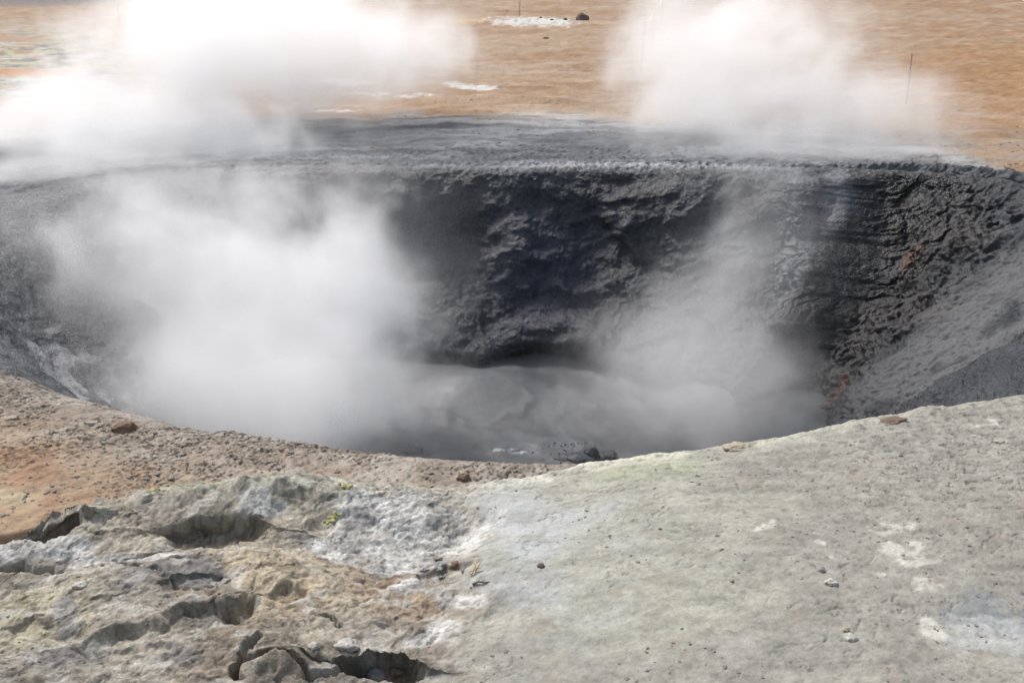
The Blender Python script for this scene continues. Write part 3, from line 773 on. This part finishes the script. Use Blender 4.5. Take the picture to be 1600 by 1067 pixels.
for k, (px, py) in enumerate(((543, 762), (518, 812), (238, 768))):
    x_, y_, z_ = on_fore(px, py); bm = bmesh.new()
    for q in range(26):
        a_, d_ = rr.random() * 6.28, abs(rr.gauss(0, .014))
        cx_, cy_ = d_ * 1.4 * math.cos(a_), d_ * math.sin(a_)
        r0 = rr.uniform(.005, .009)
        g = bmesh.ops.create_icosphere(bm, subdivisions=2, radius=r0)
        for v in g['verts']:
            v.co = v.co * (1 + rr.uniform(-.25, .25)) + Vector((cx_, cy_, fore_z(x_ + cx_, y_ + cy_) - z_ + r0 * .3))
    me = bpy.data.meshes.new("sulphur_crystals"); bm.to_mesh(me); bm.free()
    o = link("sulphur_crystals", me, M_sul); o.location = (x_, y_, z_); tag(o, lab_s[k], "sulphur", "sulphur crystals on the crust")

def tube(bm, pts, r0, r1=None, n=8):
    r1 = r0 if r1 is None else r1
    pts = [Vector(p) for p in pts]; rings = []
    for i, p in enumerate(pts):
        d = (pts[min(i + 1, len(pts) - 1)] - pts[max(i - 1, 0)]).normalized()
        a = d.orthogonal().normalized(); b = d.cross(a)
        r_ = r0 + (r1 - r0) * i / max(1, len(pts) - 1)
        rings.append([bm.verts.new(p + (a * math.cos(6.2832 * k / n) + b * math.sin(6.2832 * k / n)) * r_) for k in range(n)])
    for A, B in zip(rings, rings[1:]):
        for k in range(n): bm.faces.new((A[k], A[(k + 1) % n], B[(k + 1) % n], B[k])).smooth = True
    bm.faces.new(rings[0][::-1]); bm.faces.new(rings[-1])

def obj_bm(name, bm, m, parent=None):
    me = bpy.data.meshes.new(name); bmesh.ops.recalc_face_normals(bm, faces=bm.faces); bm.to_mesh(me); bm.free()
    return link(name, me, m, parent)

# marker stakes and the rope between three of them
tops = {}
for key, px, py, h, lean, lab in (("a", 812, 27, .95, .01, "thin stake behind the white mineral patch on the plain"), ("b", 1002, 113, .98, .03, "nearest of the roped stakes, in the thin steam on the plain"),
                             ("c", 1019, 70, .95, .02, "middle roped stake on the plain, between the nearer and the farther one"), ("d", 1034, 30, .95, .02, "farthest roped stake on the plain, at the top of the rope"),
                             ("e", 1416, 163, .76, -.02, "lone rusty stake on the crusted ground right of the steam"), ("f", 188, 47, .80, .01, "faint thin stake in the steam at the upper left")):
    x_, y_, z_ = on_ground(px, py); bm = bmesh.new()
    k = .0095 if y_ < 25 else .012
    tube(bm, [(0, 0, -.1), (lean * h * .5, 0, h * .5), (lean * h, 0, h)], k, k * .9)
    # a bent eye at the tip
    tube(bm, [(lean * h + .018 * math.sin(q), 0, h + .018 - .018 * math.cos(q)) for q in np.linspace(0, 5.8, 12)], k * .6)
    o = obj_bm("stake", bm, M_iron); o.location = (x_, y_, z_); tag(o, lab, "stake", "marker stakes on the plain")
    tops[key] = Vector((x_ + lean * h, y_, z_ + h))
bm = bmesh.new()
def sag(p, q, d=.10): return [p.lerp(q, t) - Vector((0, 0, d * 4 * t * (1 - t))) for t in np.linspace(0, 1, 14)]
tube(bm, sag(tops["b"], tops["c"]) + sag(tops["c"], tops["d"])[1:], .007, .010, 6)
o = obj_bm("rope", bm, M_rope); tag(o, "pale rope strung between the roped stakes on the plain", "rope")

# dry straw and a dark twig beside the brown pile
x_, y_, z_ = on_fore(742, 895); bm = bmesh.new()
for (a, b, c) in (((-.012, -.02, 0), (-.002, .0, .02), (.010, .02, .045)), ((.0, -.015, .0), (.004, .0, .018), (-.004, .012, .04)), ((-.02, .0, .004), (.0, .004, .012), (.022, .006, .018)), ((.004, .0, .01), (.016, .01, .03), (.024, .016, .034))):
    tube(bm, [a, b, c], .0022, .0012, 6)
o = obj_bm("straw", bm, M_straw); o.location = (x_, y_, z_); tag(o, "yellow dry straw sticking out beside the brown clods", "straw")
x_, y_, z_ = on_fore(752, 912); bm = bmesh.new()
tube(bm, [(-.03, -.006, .004), (-.01, .002, .010), (.012, -.002, .008), (.034, .008, .005)], .004, .002, 7)
tube(bm, [(0, 0, .008), (.012, .016, .012)], .002, .001, 6)
o = obj_bm("twig", bm, M_brown); o.location = (x_, y_, z_); tag(o, "short dark twig lying below the dry straw", "twig")

# mud thrown up from the pool
def splash(px, py, n, spread, hmax, rmax, label, lump):
    x_, y_ = at(px, py, ZP); bm = bmesh.new()
    for q in range(n):
        t = rr.random(); a_ = rr.uniform(0, 6.283); d_ = spread * (.15 + .85 * t)
        h_ = hmax * rr.random() * (1 - .6 * t)
        r_ = rmax * rr.uniform(.12, .6) * (1 - .5 * h_ / hmax)
        g = bmesh.ops.create_icosphere(bm, subdivisions=2, radius=r_)
        e_ = rr.uniform(.8, 1.3)
        for v in g['verts']:
            v.co = Vector((v.co.x, v.co.y, v.co.z * e_)) + Vector((d_ * math.cos(a_), d_ * math.sin(a_) * .5, h_))
    for (lx, ly, lz, sx, sy, sz) in lump:
        g = bmesh.ops.create_icosphere(bm, subdivisions=4, radius=1)
        c = np.array([v.co for v in g['verts']]); nn = fbm3(c[:, 0] * 1.5, c[:, 1] * 1.5, c[:, 2] * 1.5 + lx * 9, 4, 140)
        for v, k in zip(g['verts'], nn):
            v.co = v.co * (1 + .22 * float(k)); v.co = Vector((v.co.x * sx + lx, v.co.y * sy + ly, v.co.z * sz + lz))
    for f in bm.faces: f.smooth = True
    o = obj_bm("mud_splash", bm, M_mudl); o.location = (x_, y_, ZP); tag(o, label, "mud splash")
splash(905, 716, 60, .42, .20, .022, "dark lumps of mud splashing up at the near edge of the pool", [(0, 0, -.02, .17, .12, .07), (.11, .03, .03, .07, .06, .08), (-.14, 0, -.01, .10, .08, .04), (.24, .05, -.01, .12, .1, .05)])
splash(645, 704, 70, .22, .20, .010, "fine spray of mud droplets thrown up beside the dense steam", [(0, 0, -.01, .12, .08, .03)])

# grit lying on the ground: nobody could count it
def grit(name, n, pick, m, rlo, rhi, seed):
    g = np.random.default_rng(seed); base = np.array([(1, 1, -.4), (-1, 1, -.4), (-1, -1, -.4), (1, -1, -.4), (.7, .6, .5), (-.6, .7, .6), (-.7, -.6, .45), (.6, -.7, .55)]) * .6
    quads = np.array([(0, 3, 2, 1), (4, 5, 6, 7), (0, 1, 5, 4), (1, 2, 6, 5), (2, 3, 7, 6), (3, 0, 4, 7)])
    pos = pick(n, g); n = len(pos)
    r_ = rlo * (rhi / rlo) ** (g.random(n) ** 3.0)
    a_ = g.random(n) * 6.283; ca, sa = np.cos(a_), np.sin(a_)
    b = base[None] * (1 + .35 * g.normal(size=(n, 8, 3))) * r_[:, None, None] * np.array([1.25, .9, .7])
    bx = b[..., 0] * ca[:, None] - b[..., 1] * sa[:, None]; by = b[..., 0] * sa[:, None] + b[..., 1] * ca[:, None]
    V = np.stack([bx, by, b[..., 2]], -1) + pos[:, None]
    Qg = (np.arange(n)[:, None, None] * 8 + quads[None]).reshape(-1, 4)
    me = mesh_from(name, V.reshape(-1, 3), Qg, {})
    me.polygons.foreach_set("use_smooth", np.zeros(len(me.polygons), bool))
    o = link(name, me, m); tag(o, kind='stuff'); return o
def pick_fore(n, g):
    i = g.integers(60, FV.shape[0] - 90, n); j = g.integers(150, FV.shape[1] - 210, n)
    p = FV[i, j]; k = fbm2(p[:, 0] * 2.2, p[:, 1] * 2.2, 4, 150) + .25 * ss(.3, 1.6, p[:, 0]) + .12 * g.normal(size=n)
    return p[k > .12] + np.array([0, 0, .0008])
def pick_bank(n, g):
    i = g.integers(NW + 8, NW + 118, n); j = cols[g.integers(0, len(cols), n)]
    return P[i, j] + np.array([0, 0, .002])
def pick_plain(n, g):
    i = g.integers(NW + 60, NW + 210, n); j = g.integers(0, int(NT * .5), n)
    p = P[i, j]; k = fbm2(p[:, 0] * .6, p[:, 1] * 1.2, 4, 151) + .1 * g.normal(size=n)
    return p[k > .1]
grit("grit", 12000, pick_fore, M_grain, .0012, .010, 1)
grit("bank_rubble", 2600, pick_bank, M_grain, .004, .018, 2)
grit("plain_rubble", 9000, pick_plain, M_brown, .006, .04, 3)

# ------------------------------------------------------------------ steam: real volumes, drifting up from the pool and from vents behind the rim
M_steam = bpy.data.materials.new("steam"); M_steam.use_nodes = True
t = M_steam.node_tree
for n in list(t.nodes):
    if n.type == 'BSDF_PRINCIPLED': t.nodes.remove(n)
pvn = t.nodes.new("ShaderNodeVolumePrincipled"); pvn.inputs['Color'].default_value = (.992, .994, .997, 1)
pvn.inputs['Density'].default_value = 1.0; pvn.inputs['Anisotropy'].default_value = 0.3
t.links.new(pvn.outputs[0], t.nodes['Material Output'].inputs['Volume'])

def steam(name, label, lo, hi, res, puffs, scale, gain, warp=.45, seed=0.0, rough=.6, contrast=(.32, .68), erode=1.0, veil=.06):
    """puffs: centre, radii, strength in scene metres; the field is baked to a voxel grid"""
    org = Vector(((lo[0] + hi[0]) / 2, (lo[1] + hi[1]) / 2, lo[2]))
    ng = bpy.data.node_groups.new(name, 'GeometryNodeTree')
    ng.interface.new_socket("Geometry", in_out='OUTPUT', socket_type='NodeSocketGeometry')
    nd_, L = ng.nodes, ng.links.new
    out = nd_.new("NodeGroupOutput")
    def vm(op, a, b=None):
        n = nd_.new("ShaderNodeVectorMath"); n.operation = op
        for k, v in enumerate((a, b)):
            if v is None: continue
            if isinstance(v, (tuple, list, Vector)): n.inputs[k].default_value = tuple(v)
            else: L(v, n.inputs[k])
        return n
    def mt(op, a, b=None):
        n = nd_.new("ShaderNodeMath"); n.operation = op
        for k, v in enumerate((a, b)):
            if v is None: continue
            if isinstance(v, (int, float)): n.inputs[k].default_value = v
            else: L(v, n.inputs[k])
        return n.outputs[0]
    p0 = nd_.new("GeometryNodeInputPosition").outputs[0]
    wn_ = nd_.new("ShaderNodeTexNoise"); wn_.inputs['Scale'].default_value = scale * .55; wn_.inputs['Detail'].default_value = 3
    L(vm('ADD', p0, (seed * 3.1 + 5, seed * 1.7, -seed)).outputs[0], wn_.inputs['Vector'])
    wv = vm('SCALE', vm('SUBTRACT', wn_.outputs['Color'], (.5, .5, .5)).outputs[0]); wv.inputs['Scale'].default_value = warp * 2
    pw = vm('ADD', p0, wv.outputs[0]).outputs[0]
    tot_ = None
    for c, r_, st in puffs:
        d = vm('DIVIDE', vm('SUBTRACT', pw, Vector(c) - org).outputs[0], r_)
        ln = vm('LENGTH', d.outputs[0]).outputs['Value']
        mr = nd_.new("ShaderNodeMapRange"); mr.interpolation_type = 'SMOOTHSTEP'
        L(ln, mr.inputs[0])
        for k, v in ((1, 0.0), (2, 1.0), (3, st), (4, 0.0)): mr.inputs[k].default_value = v
        tot_ = mr.outputs[0] if tot_ is None else mt('ADD', tot_, mr.outputs[0])
    nz = nd_.new("ShaderNodeTexNoise"); nz.inputs['Scale'].default_value = scale; nz.inputs['Detail'].default_value = 6; nz.inputs['Roughness'].default_value = rough
    nz.inputs['Distortion'].default_value = .35
    L(vm('MULTIPLY', vm('ADD', pw, (seed, seed * 2.3, seed * .7)).outputs[0], (1, 1, .75)).outputs[0], nz.inputs['Vector'])
    mr = nd_.new("ShaderNodeMapRange"); L(nz.outputs['Fac'], mr.inputs[0])
    for k, v in ((1, contrast[0]), (2, contrast[1]), (3, erode), (4, 0.0)): mr.inputs[k].default_value = v
    core = mt('MINIMUM', mt('MAXIMUM', mt('SUBTRACT', tot_, mr.outputs[0]), 0.0), 1.3)
    veil_ = mt('MULTIPLY', mt('MINIMUM', tot_, 1.0), veil)
    den = mt('MULTIPLY', mt('MAXIMUM', mt('SUBTRACT', mt('ADD', core, veil_), .012), 0.0), gain)
    vc = nd_.new("GeometryNodeVolumeCube")
    L(den, vc.inputs['Density'])
    vc.inputs['Min'].default_value = tuple(Vector(lo) - org); vc.inputs['Max'].default_value = tuple(Vector(hi) - org)
    for k, v in zip(('X', 'Y', 'Z'), res): vc.inputs['Resolution ' + k].default_value = v
    sm_ = nd_.new("GeometryNodeSetMaterial"); sm_.inputs['Material'].default_value = M_steam
    L(vc.outputs[0], sm_.inputs[0]); L(sm_.outputs[0], out.inputs[0])
    vo = bpy.data.volumes.new(name); vo.materials.append(M_steam)
    o = bpy.data.objects.new(name, vo); COL.objects.link(o); o.location = org
    md = o.modifiers.new("steam", 'NODES'); md.node_group = ng
    return tag(o, label, "steam", None, 'stuff')

def S_(px, py, d):
    """a point seen at that pixel of the photograph, d metres ahead"""
    u = (px - 800) / FPX; v = (533.5 - py) / FPX
    k = d / (CP + v * SP)
    return (u * k, d, HCAM + (-SP + v * CP) * k)

steam("pool_steam", "dense pale steam billowing from the left half of the mud pool", (-6.4, 4.8, -2.1), (1.6, 12.2, 1.3), (200, 185, 85),
      [(S_(440, 540, 8.2), (2.2, 1.8, 1.4), 1.4), (S_(430, 450, 8.6), (1.8, 1.4, 1.1), 1.4), (S_(470, 630, 7.4), (2.0, 1.5, 1.1), .9), (S_(320, 370, 9.2), (1.9, 1.3, 1.0), 1.15), (S_(610, 420, 8.9), (1.4, 1.1, 1.1), 1.15), (S_(190, 480, 8.6), (2.1, 1.4, 1.2), 1.1), (S_(420, 280, 10.4), (2.0, 1.1, .75), .95), (S_(180, 320, 10), (1.5, 1.0, .75), .8), (S_(650, 300, 10.6), (1.4, .9, .7), .75), (S_(300, 620, 7.4), (1.7, 1.2, 1.0), .8), (S_(560, 660, 6.9), (1.5, 1.0, .9), .75), (S_(70, 400, 9.2), (1.6, 1.3, .9), .85), (S_(570, 220, 11.4), (.6, .6, .6), 1.0), (S_(200, 250, 11), (1.3, .8, .6), .8), (S_(400, 620, 6.8), (2.0, 1.0, 1.0), .7), (S_(520, 330, 9.9), (1.4, .8, .7), .9), (S_(280, 290, 10.4), (1.6, .8, .7), .9)],
      1.5, 1.0, seed=1.3, warp=.42, erode=1.65, veil=.10, rough=.66)
steam("pool_steam", "thin grey steam rising in front of the right wall spur", (-1.4, 5.2, -2.1), (4.8, 11.6, .7), (130, 150, 68),
      [(S_(1100, 600, 8.6), (1.6, 1.5, 1.05), 1.4), (S_(1120, 480, 9.1), (1.5, 1.1, 1.2), 1.6), (S_(1060, 640, 7.8), (1.7, 1.4, 1.0), .8), (S_(1180, 390, 9.9), (1.15, .9, .9), 1.5), (S_(1190, 300, 10.6), (1.0, .7, .65), 1.3), (S_(800, 650, 7.9), (1.7, 1.4, .6), .85), (S_(950, 540, 9.3), (1.2, .8, .9), .85), (S_(1200, 580, 8.9), (.9, .9, .9), .8)],
      1.5, .6, seed=4.1, warp=.42, erode=1.45, veil=.12, rough=.66)
steam("vent_steam", "bright white steam cloud behind the far rim on the left", (-11, 9.8, -.4), (1.6, 19.4, 4.6), (200, 150, 92),
      [(S_(290, 100, 14.2), (3.1, 2.6, 1.7), 1.5), (S_(360, 10, 15), (2.7, 2.4, 1.5), 1.5), (S_(110, 215, 13), (2.8, 1.7, 1.0), 1.4), (S_(320, 215, 12.9), (2.5, 1.5, .9), 1.35), (S_(620, 30, 15.8), (1.9, 1.7, 1.3), 1.45), (S_(450, 90, 15), (2.5, 2.0, 1.5), 1.35), (S_(570, 160, 12.8), (.7, .8, 1.2), 1.2), (S_(0, 200, 13), (2.6, 1.6, 1.1), 1.2), (S_(560, 110, 14.8), (2.1, 1.6, 1.1), 1.0), (S_(690, 80, 15.4), (2.0, 1.6, 1.2), .9), (S_(40, 258, 11.2), (1.8, .9, .6), 1.8), (S_(-10, 268, 10.5), (1.5, .7, .5), 1.7), (S_(150, 262, 11.4), (1.4, .7, .5), 1.5), (S_(200, 245, 11.9), (1.9, .9, .6), 1.7), (S_(380, 235, 12.2), (1.6, .8, .5), 1.3), (S_(300, 180, 12.8), (2.4, 1.2, 1.0), .8)],
      1.15, .9, seed=7.7, warp=.6, erode=1.7, veil=.10, rough=.64)
steam("vent_steam", "bright white steam cloud behind the far rim on the right", (-1.0, 11.3, -.4), (9.6, 19, 4.4), (175, 124, 80),
      [(S_(1190, 110, 14.2), (3.0, 2.3, 1.6), 1.5), (S_(1290, 190, 13.2), (2.7, 1.5, .9), 1.4), (S_(1060, 185, 13.2), (2.0, 1.3, .9), 1.4), (S_(1180, 0, 15.2), (2.8, 2.1, 1.4), 1.0), (S_(1420, 175, 13.6), (2.0, 1.4, 1.0), 1.0), (S_(1060, 60, 14.6), (1.9, 1.6, 1.2), 1.15), (S_(1120, 240, 12.1), (1.6, .8, .5), 1.6), (S_(1270, 246, 12.0), (1.8, .8, .5), 1.7), (S_(1420, 252, 12.0), (1.2, .7, .4), 1.25)],
      1.2, 1.0, seed=9.2, warp=.6, erode=1.7, veil=.10, rough=.64)
